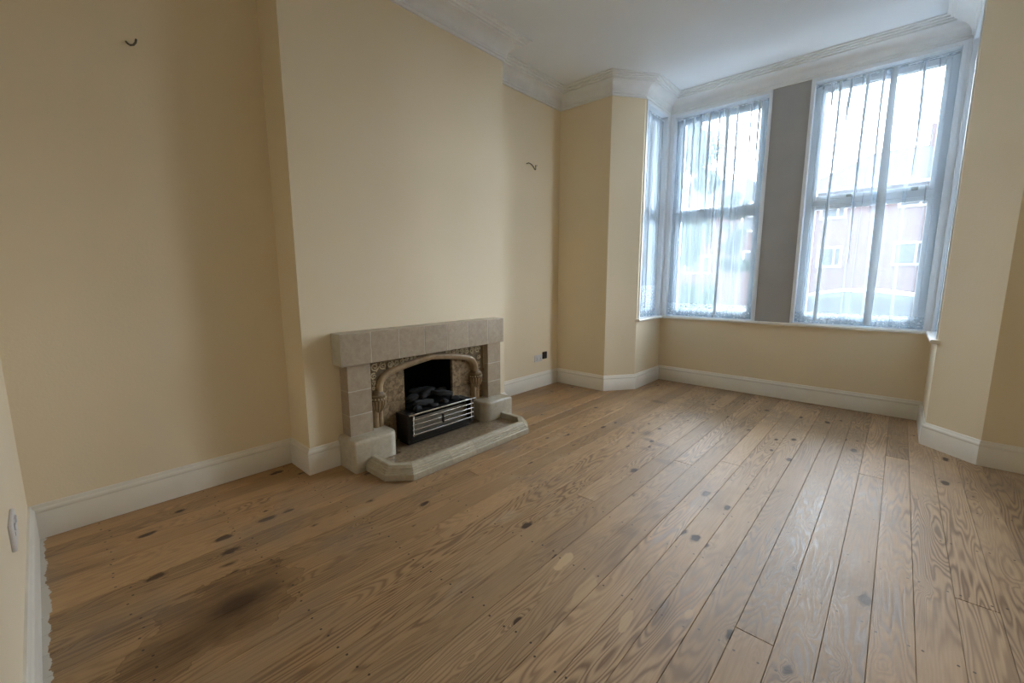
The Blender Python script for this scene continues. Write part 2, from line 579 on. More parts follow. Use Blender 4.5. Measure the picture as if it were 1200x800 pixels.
# ------------------------------------------------------------------ room outline (inner wall faces)
XL, YB, XR, YA, YD = -0.02, -0.187, 3.95, 3.91, 4.815
XD, XDP = 0.800, 3.085
BX, BY1, BY2 = 0.257, 0.97, 2.718
PB, PC = (0.596, YA), (XD, 4.203)
PCP, PBP = (XDP, 4.15), (3.335, YA)
ZC = 3.11
POLY = [(XR, YB), (XL, YB), (XL, BY1), (BX, BY1), (BX, BY2), (XL, BY2), (XL, YA), PB, PC, (XD, YD), (XDP, YD), PCP, PBP, (XR, YA)]
MIT = mitres(POLY, True)
SEG = {'back': 0, 'left_near': 1, 'breast_near': 2, 'breast': 3, 'breast_far': 4, 'left_far': 5, 'front_left': 6, 'splay_left': 7, 'bay_left': 8, 'bay_front': 9, 'bay_right': 10, 'splay_right': 11, 'front_right': 12, 'right': 13}

# ---- floor: sub-floor slab and a board for every board
fl = MB().box(XL - .1, XR + .1, YB - .1, YD + .1, -0.10, -0.022).build('floor', M['subfloor'])
struct(fl, 'stripped pine floorboards with knots and dark varnish stains', 'floor')
BW = 0.1155
x = 2.43 - BW * 22
rows = []
while x < XR:
    rows.append((max(x, XL), min(x + BW, XR)))
    x += BW
for k, (x0, x1) in enumerate(rows):
    if x1 - x0 < 0.01:
        continue
    xm = (x0 + x1) / 2
    # ends run on under the walls
    if x1 > XD and x0 < XDP:
        yend = YD
    elif PB[0] < x1 <= XD:
        yend = PC[1]
    elif XDP <= x0 < PBP[0]:
        yend = PCP[1]
    else:
        yend = YA
    spans = [(YB, yend)]
    if x0 < BX - 0.06:
        spans = [(YB, BY1), (BY2, yend)]
    rj = random.Random(k * 31 + 5)
    for (a, b) in spans:
        cuts = [a]
        if abs(x0 - 2.545) < 0.03:
            cuts.append(1.45)
        elif b - a > 2.5 and rj.random() < 0.34:
            cuts.append(a + (b - a) * rj.uniform(0.2, 0.8))
        cuts.append(b)
        for c0, c1 in zip(cuts[:-1], cuts[1:]):
            dz = rj.uniform(-0.0008, 0.0008)
            g = 0.0006
            MB().box(x0 + g, x1 - g, c0 + 0.0009, c1 - 0.0009, -0.022, dz - 0.0008).build('floorboard', M['floor'], fl, bevel=0.0010, seg=1)

# ---- walls
TW = 0.15


def wall_seg(name, seg, label):
    o = sweep_seg(POLY, SEG[seg], [(0, 0), (0, ZC), (-TW, ZC), (-TW, 0)], MIT).build(name, M['wall'])
    return struct(o, label, 'wall')


wall_seg('wall_back', 'back', 'cream papered back wall holding a double socket')
o = MB().box(XL - TW, XL, YB - TW, YA + TW, 0, ZC).build('wall_left', M['wall'])
struct(o, 'cream papered alcove wall on both sides of the chimney breast', 'wall')
wall_seg('wall_right', 'right', 'cream papered wall opposite the fireplace')
wall_seg('wall_front_left', 'front_left', 'narrow cream front wall between the alcove corner and the bay')
wall_seg('wall_front_right', 'front_right', 'cream front wall on the far side of the bay from the fireplace')
wall_seg('wall_splay_left', 'splay_left', 'slanting cream pier of the bay near the fireplace')
wall_seg('wall_splay_right', 'splay_right', 'slanting cream pier of the bay away from the fireplace')
# chimney breast with the fire opening left open
FO0, FO1, FOZ = 1.60, 2.12, 0.60
mb = MB()
mb.box(XL, BX, BY1, FO0, 0, ZC).box(XL, BX, FO1, BY2, 0, ZC).box(XL, BX, FO0, FO1, FOZ, ZC)
struct(mb.build('wall_chimney_breast', M['wall']), 'cream papered chimney breast above the tiled fireplace', 'wall')

# bay walls with window openings
ZS, ZT = 0.762, 2.947
YO = YD + 0.24
W1, W2 = (0.835, 1.785), (2.088, 3.055)
mb = MB()
mb.box(XD - .24, XDP + .24, YD, YO, 0, ZS - 0.03)
mb.box(XD - .24, XDP + .24, YD, YO, ZT, ZC)
for a, b in ((XD - .24, W1[0]), (W2[1], XDP + .24)):
    mb.box(a, b, YD, YO, ZS - 0.03, ZT)
struct(mb.build('wall_bay_front', M['wall']), 'cream bay front wall below the two tall windows', 'wall')
struct(MB().box(W1[1], W2[0], YD, YO, ZS - 0.03, ZT).build('wall_bay_pier', M['pier']), 'pier between the two tall bay windows, its shade put into a grey colour', 'wall')
SW = (4.235, 4.775)
SWR = (4.182, 4.775)
for nm, xa, xb, y0, sw_, lab in (('wall_bay_left', XD - .24, XD, PC[1], SW, 'bay side wall near the fireplace, below the narrow window'), ('wall_bay_right', XDP, XDP + .24, PCP[1], SWR, 'bay side wall away from the fireplace, below the narrow window')):
    mb = MB()
    mb.box(xa, xb, y0, YD, 0, ZS - 0.03).box(xa, xb, y0, YD, ZT, ZC)
    mb.box(xa, xb, y0, sw_[0], ZS - 0.03, ZT).box(xa, xb, sw_[1], YD, ZS - 0.03, ZT)
    struct(mb.build(nm, M['wall']), lab, 'wall')
o = MB().box(XL - .3, XR + .3, YB - .3, YO + .05, ZC, ZC + 0.15).build('ceiling', M['ceiling'])
struct(o, 'plain white painted ceiling', 'ceiling')

# ---- cornice, one length for each wall face
prof = [(0, 2.948), (0.014, 2.948), (0.014, 2.966), (0.023, 2.968), (0.023, 2.984)]
for k in range(9):
    a = k / 8 * PI / 2
    prof.append((0.026 + 0.076 * (1 - math.cos(a)), 2.986 + 0.074 * math.sin(a)))
prof += [(0.114, 3.060), (0.114, 3.073), (0.131, 3.074), (0.132, 3.086), (0.151, 3.087), (0.152, 3.098), (0.171, 3.099), (0.172, 3.109), (0, 3.109)]
CL = {'back': 'along the back wall', 'left_near': 'in the near alcove', 'breast_near': 'on the near cheek of the chimney breast', 'breast': 'along the front of the chimney breast', 'breast_far': 'on the cheek of the chimney breast toward the bay', 'left_far': 'in the alcove between chimney breast and bay', 'front_left': 'over the narrow front wall beside the alcove', 'splay_left': 'over the slanting pier near the fireplace', 'bay_left': 'over the bay side window near the fireplace', 'bay_front': 'above the two tall bay windows', 'bay_right': 'over the bay side window away from the fireplace', 'splay_right': 'over the slanting pier away from the fireplace', 'front_right': 'over the front wall beyond the bay', 'right': 'along the wall opposite the fireplace'}
for k, (nm, i) in enumerate(SEG.items()):
    o = sweep_seg(POLY, i, prof, MIT).build('trim_%d' % (k + 1), M['cornice'], smooth=True)
    struct(o, 'white moulded plaster cornice ' + CL[nm], 'cornice')

# ---- skirting boards
bp = [(0, 0), (0.020, 0), (0.020, 0.121), (0.0175, 0.124), (0.0175, 0.128), (0.021, 0.131), (0.0205, 0.139), (0.016, 0.146), (0.012, 0.150), (0.011, 0.158), (0.007, 0.163), (0, 0.163)]
BL = {'back': 'with slopped paint along the back wall', 'left_near': 'along the near alcove', 'breast_near': 'on the near cheek of the chimney breast', 'left_far': 'in the alcove below the small socket', 'front_left': 'below the narrow front wall beside the alcove', 'splay_left': 'round the slanting pier near the fireplace', 'bay_left': 'below the bay side window near the fireplace', 'bay_front': 'below the two tall bay windows', 'bay_right': 'below the bay side window away from the fireplace', 'splay_right': 'round the slanting pier away from the fireplace', 'front_right': 'below the front wall beyond the bay', 'right': 'along the wall opposite the fireplace', 'breast_far': 'on the cheek of the chimney breast toward the bay'}
for nm, lab in BL.items():
    o = sweep_seg(POLY, SEG[nm], [(a_, z_ + (0.007 if nm == 'bay_front' else 0)) for a_, z_ in bp], MIT).build('baseboard_' + nm, M['gloss'], smooth=True)
    struct(o, 'white moulded skirting board ' + lab, 'baseboard')
FPL, FPR = 1.150, 2.590
o = sweep_seg(POLY, SEG['breast'], bp, MIT, t1=BY2 - FPL).build('baseboard_breast_near', M['gloss'], smooth=True)
struct(o, 'short white skirting board at the near end of the fireplace', 'baseboard')
o = sweep_seg(POLY, SEG['breast'], bp, MIT, t0=FPR - BY1).build('baseboard_breast_bay', M['gloss'], smooth=True)
struct(o, 'short white skirting board at the bay end of the fireplace', 'baseboard')

# ---- window sill, one board round the three sides of the bay
sp = [(0.035, ZS - 0.027), (0.040, ZS - 0.020), (0.040, ZS - 0.007), (0.034, ZS), (-0.05, ZS), (-0.05, ZS - 0.027)]
spoly = [(XD, PC[1] - 0.012), (XD, YD), (XDP, YD), (XDP, PCP[1] - 0.012)]
smit = mitres(spoly)
sill = thing('trim_15', (1.94, YD, ZS), 'white painted window sill running round the three sides of the bay', 'window sill', kind='structure')
for i in range(3):
    sweep_seg(spoly, i, sp, smit).build('sill_board', M['gloss'], sill, smooth=True)


# ------------------------------------------------------------------ windows
def window(n, P, ax, nrm, width, label, catch=True):
    """P: bottom corner of the opening on the wall face, ax: unit vector along it, nrm: unit vector outward"""
    P, ax, nrm = Vector(P), Vector(ax), Vector(nrm)
    root = thing('window_%d' % n, P, label, 'window', kind='structure')
    H_ = ZT - ZS

    def bx(mb, u0, u1, d0, d1, z0, z1):
        c_ = []
        for u in (u0, u1):
            for d in (d0, d1):
                for z in (z0, z1):
                    c_.append(P + ax * u + nrm * d + Vector((0, 0, z)))
        return mb.add(c_, [(0, 1, 3, 2), (4, 6, 7, 5), (0, 4, 5, 1), (2, 3, 7, 6), (0, 2, 6, 4), (1, 5, 7, 3)])

    def rect(u0, u1, z0, z1, wd, d0, d1, wt=None, wb=None):
        wt = wt or wd
        wb = wb or wd
        mb = MB()
        bx(mb, u0, u0 + wd, d0, d1, z0, z1)
        bx(mb, u1 - wd, u1, d0, d1, z0, z1)
        bx(mb, u0 + wd, u1 - wd, d0, d1, z1 - wt, z1)
        bx(mb, u0 + wd, u1 - wd, d0, d1, z0, z0 + wb)
        return mb

    rect(0, width, 0, H_, 0.028, -0.010, 0.120, wt=0.03, wb=0.004).build('liner', M['upvc'], root, bevel=0.003, seg=1)
    fr = rect(0.028, width - 0.028, 0.004, H_ - 0.03, 0.045, 0.075, 0.140).build('frame', M['upvc'], root, bevel=0.004, seg=1)
    zm = 1.875 - ZS
    mb = bx(MB(), 0.073, width - 0.073, 0.078, 0.140, zm - 0.024, zm + 0.024)
    mb.build('transom', M['upvc'], root, bevel=0.003, seg=1)
    for nm, z0, z1, dd in (('upper_sash', zm + 0.024, H_ - 0.075, 0.0), ('lower_sash', 0.049, zm - 0.024, 0.012)):
        sw = 0.034
        sash = rect(0.073, width - 0.073, z0, z1, sw, 0.070 + dd, 0.130, wb=0.038).build(nm, M['upvc'], root, bevel=0.005, seg=1)
        mb = MB()
        bx(mb, 0.073 + sw, width - 0.073 - sw, 0.098, 0.104, z0 + 0.038, z1 - sw)
        mb.build('pane', M['glass'], sash)
        g_ = rect(0.073 + sw - 0.004, width - 0.073 - sw + 0.004, z0 + 0.034, z1 - sw + 0.004, 0.004, 0.088, 0.098).build('gasket', M['dark_rubber'], sash)
        if nm == 'upper_sash':
            for f in ((0.36, 0.80) if catch else (0.5,)):
                mb = MB()
                bx(mb, width * f - 0.022, width * f + 0.022, 0.050, 0.072, z0 + 0.006, z0 + 0.032)
                mb.build('catch', M['reflector'], sash, bevel=0.004, seg=1)
    return root


window(1, (W1[0], YD, ZS), (1, 0, 0), (0, 1, 0), W1[1] - W1[0], 'tall white window in the bay front with trees beyond')
window(2, (W2[0], YD, ZS), (1, 0, 0), (0, 1, 0), W2[1] - W2[0], 'tall white window in the bay front with parked car and brick houses beyond')
window(3, (XD, SW[0], ZS), (0, 1, 0), (-1, 0, 0), SW[1] - SW[0], 'narrow white window in the bay side near the fireplace', False)
window(4, (XDP, SWR[0], ZS), (0, 1, 0), (1, 0, 0), SWR[1] - SWR[0], 'narrow white window in the bay side away from the fireplace', False)


# white corner boards where the side windows meet the front ones, and a head board below the cornice
E_ = 0.010
for n_, pts, lab in ((16, [(XD, SW[1]), (XD + E_, SW[1]), (XD + E_, YD - E_), (W1[0], YD - E_), (W1[0], YD), (XD, YD)], 'white corner board of the bay near the fireplace'), (17, [(XDP, SWR[1]), (XDP - E_, SWR[1]), (XDP - E_, YD - E_), (W2[1], YD - E_), (W2[1], YD), (XDP, YD)], 'white corner board of the bay away from the fireplace')):
    struct(MB().prism(pts, ZS, 2.948).build('trim_%d' % n_, M['upvc']), lab, 'trim')


# ------------------------------------------------------------------ net curtains
def net(P, ax, nrm, width, label, folds, seed, drop0=0.010, lace_h=0.0, gather=None, ztop=2.875, cloth='net', pleats=()):
    """gathered net: a plan curve that folds back on itself at each pleat, hung from a wire"""
    P, ax, nrm = Vector(P), Vector(ax), Vector(nrm)
    root = thing('net_curtain', P, label, 'curtain', 'net curtains in the bay windows')
    rg = random.Random(seed)
    # pleats: (centre, half width, overlap, depth)
    N = 420
    nz = 26

    def plan(s, tz):
        u = s
        d = 0.0
        for (cc, hw, ov, dp) in folds:
            wob = 0.012 * math.sin(3.1 * tz + cc * 40)
            t = (s - cc - wob) / hw
            if abs(t) < 3:
                g = math.exp(-t * t)
                # swing the cloth sideways and out: Z-shaped fold
                u -= ov * t * g * 1.6
                d += dp * g * (1 if ov > 0.02 else 0.7)
        d += 0.006 * math.sin(s * 46 + seed + 0.8 * math.sin(2.2 * tz)) + 0.0035 * math.sin(s * 101 + seed * 2 + tz * 1.5)
        return u, d

    def grid(z0, z1, nz, name, mat, dn=0.0):
        vs, fs, uvs = [], [], []
        for j in range(nz + 1):
            z = z0 + (z1 - z0) * j / nz
            tz = (z - ZS) / 2.1
            gath = 1.0 if gather is None else gather(tz)
            for i in range(N + 1):
                s = width * i / N
                u, d = plan(s, tz)
                u = min(max(u, -0.01), width + 0.01) * gath
                q = P + ax * u + nrm * (d * (0.75 + 0.5 * (1 - tz)) + dn)
                vs.append((q.x, q.y, z))
                uvs.append((s * 1.15, z))
        for j in range(nz):
            for i in range(N):
                a = j * (N + 1) + i
                fs.append((a, a + 1, a + N + 2, a + N + 1))
        me = bpy.data.meshes.new(name)
        me.from_pydata([tuple(Vector(v) - root.location) for v in vs], [], fs)
        ul = me.uv_layers.new(name='UVMap')
        for l in me.loops:
            ul.data[l.index].uv = uvs[l.vertex_index]
        for pl in me.polygons:
            pl.use_smooth = True
        me.materials.append(mat)
        o = bpy.data.objects.new(name, me)
        C.objects.link(o)
        o.parent = root
        return o

    zb = ZS + drop0
    grid(zb + lace_h, ztop, nz, 'net', M[cloth])
    if lace_h:
        grid(zb, zb + lace_h, 6, 'lace_border', M['lace'])
    # doubled folds: narrow curved ribbons on the room side of the net
    for k, (u0, u1, hw, z0, z1) in enumerate(pleats):
        vs, fs = [], []
        nn_ = 22
        for j in range(nn_ + 1):
            t = j / nn_
            z = z0 + (z1 - z0) * t
            uc = u0 + (u1 - u0) * t + 0.004 * math.sin(5 * t + k)
            hh = hw * (1.0 if z0 < ZS + .1 else min(1.0, 0.15 + 1.6 * t)) * (1 + 0.18 * math.sin(4 * t + k * 2))
            for i in range(5):
                a = -1 + i / 2
                q = P + ax * (uc + hh * a) + nrm * (0.030 + 0.010 * (1 - a * a))
                vs.append((q.x - P.x, q.y - P.y, z - P.z))
        for j in range(nn_):
            for i in range(4):
                a = j * 5 + i
                fs.append((a, a + 1, a + 6, a + 5))
        me = bpy.data.meshes.new('pleat')
        me.from_pydata(vs, [], fs)
        for pl in me.polygons:
            pl.use_smooth = True
        me.materials.append(M['pleat'])
        o = bpy.data.objects.new('pleat', me)
        C.objects.link(o)
        o.parent = root
    # pocket heading and the wire that carries it
    grid(ztop, ztop + 0.018, 1, 'heading', M['lace'])
    a = P + ax * -0.004 + Vector((0, 0, ztop + 0.010 - P.z))
    b = P + ax * (width + 0.004) + Vector((0, 0, ztop + 0.010 - P.z))
    MB().tube([a, b], 0.003, 8).build('curtain_wire', M['upvc'], root, smooth=True)
    return root


def rnd_folds(seed, width, n, extra=()):
    r = random.Random(seed)
    fs = []
    for k in range(n):
        cc = width * (k + 0.5 + r.uniform(-0.35, 0.35)) / n
        fs.append((cc, r.uniform(0.010, 0.022), r.uniform(0.012, 0.035), r.uniform(-0.012, 0.018)))
    return fs + list(extra)


wd1 = W1[1] - W1[0] - 0.06
wd2 = W2[1] - W2[0] - 0.06
net((W1[0] + .03, YD + .035, ZS), (1, 0, 0), (0, -1, 0), wd1, 'closely pleated white net curtain in front of the window with trees', rnd_folds(3, wd1, 15), 3, lace_h=0.14, cloth='net_dense', pleats=[(u, u + d, h, zb_, 2.872) for (u, d, h, zb_) in ((0.10, .0, .012, 1.6), (0.19, .01, .010, 1.95), (0.27, .0, .009, 2.2), (0.36, -.01, .014, 1.9), (0.45, .0, .010, 1.5), (0.53, .0, .016, .80), (0.615, .01, .010, 1.7), (0.74, .01, .009, 2.2), (0.815, .0, .009, 1.95))])
net((W2[0] + .03, YD + .035, ZS), (1, 0, 0), (0, -1, 0), wd2, 'loosely pleated white net curtain in front of the parked car', rnd_folds(12, wd2, 7, [(0.50, 0.034, 0.065, 0.022)]), 5, lace_h=0.10, pleats=[(u, u + d, h, zb_, 2.872) for (u, d, h, zb_) in ((0.545, -.01, .026, .78), (0.470, .0, .010, 1.75), (0.365, .0, .010, 1.3), (0.245, .01, .011, 2.45), (0.170, .01, .012, .80), (0.125, .0, .009, 2.55), (0.715, .0, .0085, 2.0))])
wds = SW[1] - SW[0] - 0.06
net((XD - .035, SW[0] + .03, ZS), (0, 1, 0), (1, 0, 0), wds, 'narrow white net curtain with lace hem, bay side near the fireplace', rnd_folds(21, wds, 6), 8, lace_h=0.34, cloth='net_dense')
wdr = SWR[1] - SWR[0] - 0.06
net((XDP + .035, SWR[0] + .03, ZS), (0, 1, 0), (-1, 0, 0), wdr, 'narrow white net curtain with lace hem, bay side away from the fireplace', rnd_folds(33, wdr, 6), 9, lace_h=0.34, cloth='net_dense')

# ------------------------------------------------------------------ tiled fireplace
FC = 1.868
fp = thing('tiled_fireplace', (BX, FC, 0), 'buff tiled fireplace surround with arched relief panel on the chimney breast', 'fireplace')
XF = BX + 0.001
# mantel shelf: grout core and a row of block tiles
core = MB().box(XF, XF + 0.1248, 1.1435, 2.5785, 0.6612, 0.8608).build('mantel', M['grout'], fp)
MY = [1.142, 1.346, 1.553, 1.762, 1.969, 2.180, 2.393, 2.580]
for k in range(7):
    a, b = MY[k] + 0.0016, MY[k + 1] - 0.0016
    o = MB().box(XF, XF + 0.126, a, b, 0.660, 0.862).build('mantel_tile', M['tile'], core, bevel=0.0025 if 0 < k < 6 else 0.005, seg=2)
# legs
for (a, b, lb) in ((1.186, 1.346, 'l'), (2.412, 2.566, 'r')):
    leg = MB().box(XF, XF + 0.0988, a + 0.0012, b - 0.0012, 0.19, 0.6595).build('leg', M['grout'], fp)
    for z0, z1 in ((0.198, 0.332), (0.335, 0.489), (0.492, 0.659)):
        MB().box(XF, XF + 0.100, a, b, z0, z1).build('leg_tile', M['tile'], leg, bevel=0.004, seg=2)
# rounded plinth blocks under the legs


def plinth(y_out, y_in):
    sgn = 1 if y_in > y_out else -1
    r = 0.075
    xf = XF + 0.214
    pts = [(XF, y_out), (xf - 0.012, y_out), (xf - 0.003, y_out + sgn * 0.004), (xf, y_out + sgn * 0.014)]
    for k in range(9):
        a = k / 8 * PI / 2
        pts.append((xf - r + r * math.cos(a), y_in - sgn * r + sgn * r * math.sin(a)))
    pts.append((XF, y_in))
    rings = []
    for z, ins in ((0.0, 0), (0.176, 0), (0.186, 0.002), (0.193, 0.007), (0.197, 0.015)):
        rings.append([(max(XF, px - (ins if px > XF + 0.01 else 0)), py + (sgn * ins if abs(py - y_out) < 0.02 else (-sgn * ins if abs(py - y_in) < 0.03 else 0)), z) for px, py in pts])
    return MB().loft(rings).build('plinth', M['kerb'], fp, smooth=True)


plinth(FPL, 1.470)
plinth(FPR, 2.268)

# arched insert: recessed slip, spandrel panel with a Tudor-arch cut, moulding, columns
OY0, OY1 = 1.645, 2.090
ARCH = [(-.44, .425), (-.438, .47), (-.428, .505), (-.405, .535), (-.37, .555), (-.31, .573), (-.24, .588), (-.12, .606), (0, .620), (.12, .606), (.24, .588), (.31, .573), (.37, .555), (.405, .535), (.428, .505), (.438, .47), (.44, .425)]
ARCH = [(FC + a, z) for a, z in ARCH]
for (a, b) in ((1.352, OY0), (OY1, 2.410)):
    for z0, z1 in ((0.0405, 0.335), (0.337, 0.60)):
        MB().box(XF, XF + 0.026, a, b, z0, z1).build('slip_tile', M['mottle'], fp, bevel=0.003, seg=1)
mb = MB()
top = 0.659
for q0, q1 in zip(ARCH[:-1], ARCH[1:]):
    mb.prism_x([(q0[0], q0[1]), (q1[0], q1[1]), (q1[0], top), (q0[0], top)], XF, XF + 0.052)
mb.box(XF, XF + 0.052, 1.352, ARCH[0][0], ARCH[0][1], top).box(XF, XF + 0.052, ARCH[-1][0], 2.410, ARCH[-1][1], top)
spand = mb.build('spandrel_panel', M['relief_ground'], fp)
# raised frame round the spandrels
mb = MB()
mb.box(XF + .05, XF + .062, 1.352, 2.410, 0.650, 0.659).box(XF + .05, XF + .062, 1.352, 1.362, 0.45, 0.650).box(XF + .05, XF + .062, 2.400, 2.410, 0.45, 0.650)
mb.build('bead_frame', M['relief'], spand, bevel=0.002, seg=1)
# arch moulding with a hollow-and-roll section
rings = []
n = len(ARCH)
for i, (ay, az) in enumerate(ARCH):
    p0, p1 = ARCH[max(i - 1, 0)], ARCH[min(i + 1, n - 1)]
    t = Vector((p1[0] - p0[0], p1[1] - p0[1])).normalized()
    nn = Vector((-t.y, t.x))
    sec = [(-.022, .015), (-.022, .062), (-.016, .070), (-.006, .073), (.004, .078), (.014, .078), (.022, .070), (.025, .058), (.025, .015)]
    rings.append([(XF + d, ay + nn.x * o_, az + nn.y * o_) for o_, d in sec])
MB().loft(rings).build('arch_moulding', M['arch'], fp, smooth=True)


# scrolls of the relief
def scroll(y, z, r, hand, turns=1.6, ph=0.0):
    path, rad = [], []
    for k in range(26):
        t = k / 25
        rr_ = r * (1 - 0.85 * t)
        a = ph + hand * t * turns * 2 * PI
        path.append((XF + 0.054 + 0.004 * t, y + rr_ * math.cos(a), z + rr_ * math.sin(a)))
        rad.append(0.0062 * (1 - 0.3 * t) * max(0.55, r / 0.03))
    mb = MB().tube(path, rad, 6)
    # leaves curling off the stem
    for k in (3, 8, 13):
        c_ = Vector(path[k])
        a = ph + hand * (k / 25) * turns * 2 * PI
        dv = Vector((0, math.cos(a), math.sin(a)))
        mb.tube([c_, c_ + dv * r * 0.22 + Vector((0.004, 0, 0)), c_ + dv * r * 0.42], [0.003, 0.0055 * max(.6, r / .03), 0.001], 6)
    mb.build('relief_scroll', M['relief'], spand, smooth=True)


for sg in (-1, 1):
    for (dy, z, r, h, ph) in ((.468, .615, .030, 1, 0), (.405, .612, .026, -1, 2), (.350, .615, .024, 1, 1), (.300, .618, .021, -1, 3), (.255, .624, .018, 1, 1.5), (.215, .629, .015, -1, 0), (.178, .633, .013, 1, 2), (.145, .637, .0105, -1, 1), (.478, .552, .022, -1, 1), (.480, .505, .017, 1, 2), (.482, .470, .013, -1, 0)):
        scroll(FC + sg * dy, z, r, h * sg, ph=ph)
# columns with fluted capitals
for sg in (-1, 1):
    cy = FC + sg * 0.452
    shaft = MB()
    for k in (-1, 1):
        shaft.tube([(XF + 0.044, cy + k * 0.016, 0.19), (XF + 0.044, cy + k * 0.016, 0.33)], 0.019, 10)
    shaft.box(XF, XF + 0.040, cy - 0.036, cy + 0.036, 0.19, 0.34)
    col_ = shaft.build('column', M['arch'], fp, smooth=True)
    pr = [(0.026, 0.300), (0.030, 0.310), (0.040, 0.330), (0.050, 0.355), (0.055, 0.375), (0.058, 0.388), (0.056, 0.394), (0.056, 0.405), (0.060, 0.410), (0.060, 0.420), (0.048, 0.428), (0.042, 0.440), (0.034, 0.450)]
    MB().lathe((XF + 0.040, cy, 0), pr, 18).build('capital', M['relief_ground'], fp, smooth=True)
    mb = MB()
    for k in range(9):
        a = -PI / 2 + PI * (k + 0.5) / 9
        bx_, by_ = XF + 0.040 + 0.059 * math.cos(a), cy + 0.059 * math.sin(a)
        mb.lathe((bx_, by_, 0.399), [(0.001, -0.006), (0.005, -0.003), (0.006, 0), (0.005, 0.003), (0.001, 0.006)], 8)
    mb.build('bead_row', M['relief'], fp, smooth=True)
    mb = MB()
    for k in range(8):
        a = -PI / 2 + PI * (k + 0.5) / 8
        q = [(XF + 0.040 + r_ * math.cos(a), cy + r_ * math.sin(a), z_) for r_, z_ in ((0.030, 0.306), (0.043, 0.332), (0.053, 0.358), (0.058, 0.384))]
        mb.tube(q, [0.003, 0.006, 0.007, 0.006], 6)
    mb.build('fluting', M['arch'], fp, smooth=True)
# firebox lining in the breast
mb = MB()
mb.box(XL + .004, BX + .012, OY0 - .02, OY0 - .001, 0.005, 0.61).box(XL + .004, BX + .012, OY1 + .001, OY1 + .02, 0.005, 0.61)
mb.box(XL + .001, XL + .02, OY0 - .02, OY1 + .02, 0.005, 0.61).box(XL + .001, BX + .012, OY0 - .02, OY1 + .02, 0.595, 0.615).box(XL + .001, BX + .026, OY0, OY1, 0.002, 0.03)
mb.build('firebox', M['soot'], fp)

# ------------------------------------------------------------------ hearth
HY0, HY1, HX = 1.215, 2.525, 0.812
he = thing('tiled_hearth', (0.55, FC, 0), 'raised hearth with pale reeded kerb tiles and mottled brown centre', 'hearth')
CHF = 0.122
kpoly = [(0.475, HY1), (HX - CHF, HY1), (HX, HY1 - CHF)]
JY = [2.262, 2.055, 1.850, 1.640, 1.440]
kpoly += [(HX, y_) for y_ in JY]
kpoly += [(HX, HY0 + CHF), (HX - CHF, HY0), (0.475, HY0)]
kmit = mitres(kpoly)
kp = [(0, 0.004), (0, 0.036), (0.003, 0.040), (0.009, 0.041), (0.011, 0.050), (0.018, 0.052), (0.020, 0.061), (0.027, 0.063), (0.029, 0.072), (0.036, 0.075), (0.040, 0.083), (0.048, 0.087), (0.074, 0.087), (0.080, 0.082), (0.080, 0.004)]
kc = [(0.003, 0.0), (0.003, 0.034), (0.044, 0.083), (0.077, 0.083), (0.077, 0.0)]
mb = MB()
for i in range(len(kpoly) - 1):
    sweep_seg(kpoly, i, kc, kmit, mb)
kerb = mb.build('kerb', M['grout'], he)
for i in range(len(kpoly) - 1):
    e0 = 0 if i == 0 else 0.0008
    sweep_seg(kpoly, i, kp, kmit, None, e0, 0.0008).build('kerb_tile', M['kerb'], kerb)
mb = MB().prism([(0.286, 1.475), (0.475, 1.475), (0.475, HY0 + .081), (HX - CHF - 0.03, HY0 + .081), (HX - .081, HY0 + CHF + 0.03), (HX - .081, HY1 - CHF - 0.03), (HX - CHF - 0.03, HY1 - .081), (0.475, HY1 - .081), (0.475, 2.262), (0.286, 2.262)], 0.0, 0.040)
mb.build('hearth_slab', M['hearth'], he)

# ------------------------------------------------------------------ gas fire
gf = thing('gas_fire', (0.38, FC, 0.04), 'black gas fire with chrome bars and imitation coals in the fireplace', 'gas fire')
G0, G1 = 1.560, 2.165
mb = MB()
mb.box(0.292, 0.430, G0, G0 + 0.022, 0.066, 0.262).box(0.292, 0.430, G1 - 0.022, G1, 0.066, 0.262)
mb.box(0.292, 0.436, G0 + .022, G1 - .022, 0.066, 0.105).box(0.292, 0.40, G0 + .022, G1 - .022, 0.232, 0.262).box(0.292, 0.31, G0 + .022, G1 - .022, 0.105, 0.232)
mb.build('casing', M['black_metal'], gf, bevel=0.003, seg=1)
MB().box(0.300, 0.410, G0 + 0.02, G1 - 0.02, 0.0405, 0.067).build('base', M['black_metal'], gf)
for y0 in (G0, G1 - 0.040):
    MB().box(0.428, 0.447, y0, y0 + 0.040, 0.085, 0.262).build('end_panel', M['black_metal'], gf, bevel=0.004, seg=2)
mb = MB()
for k in range(6):
    z0 = 0.112 + k * 0.020
    mb.box(0.400, 0.412 - 0.006 * (k % 2), G0 + .04, G1 - .04, z0, z0 + 0.017)
mb.build('reflector', M['reflector'], gf)
for k in range(5):
    z = 0.124 + k * 0.0355
    if k == 4:
        MB().tube([(0.462, G0 - 0.004, z + .004), (0.462, G1 + 0.006, z + .004)], 0.0065, 10).build('bar', M['chrome'], gf, smooth=True)
    else:
        MB().tube([(0.460, G0 + 0.020, z), (0.460, G1 - 0.016, z)], 0.0050, 8).build('bar', M['chrome'], gf, smooth=True)
for y0 in (G0 + 0.034, G1 - 0.034):
    MB().tube([(0.455, y0, 0.112), (0.455, y0, 0.276)], 0.0055, 8).build('bar_stay', M['chrome'], gf, smooth=True)
MB().box(0.452, 0.470, 1.838, 1.852, 0.150, 0.215).build('badge', M['black_metal'], gf, bevel=0.003)
# coal bed and lumps
MB().box(0.10, 0.425, OY0 + .004, OY1 - .004, 0.235, 0.268).build('fuel_tray', M['soot'], gf)
rg = random.Random(4)


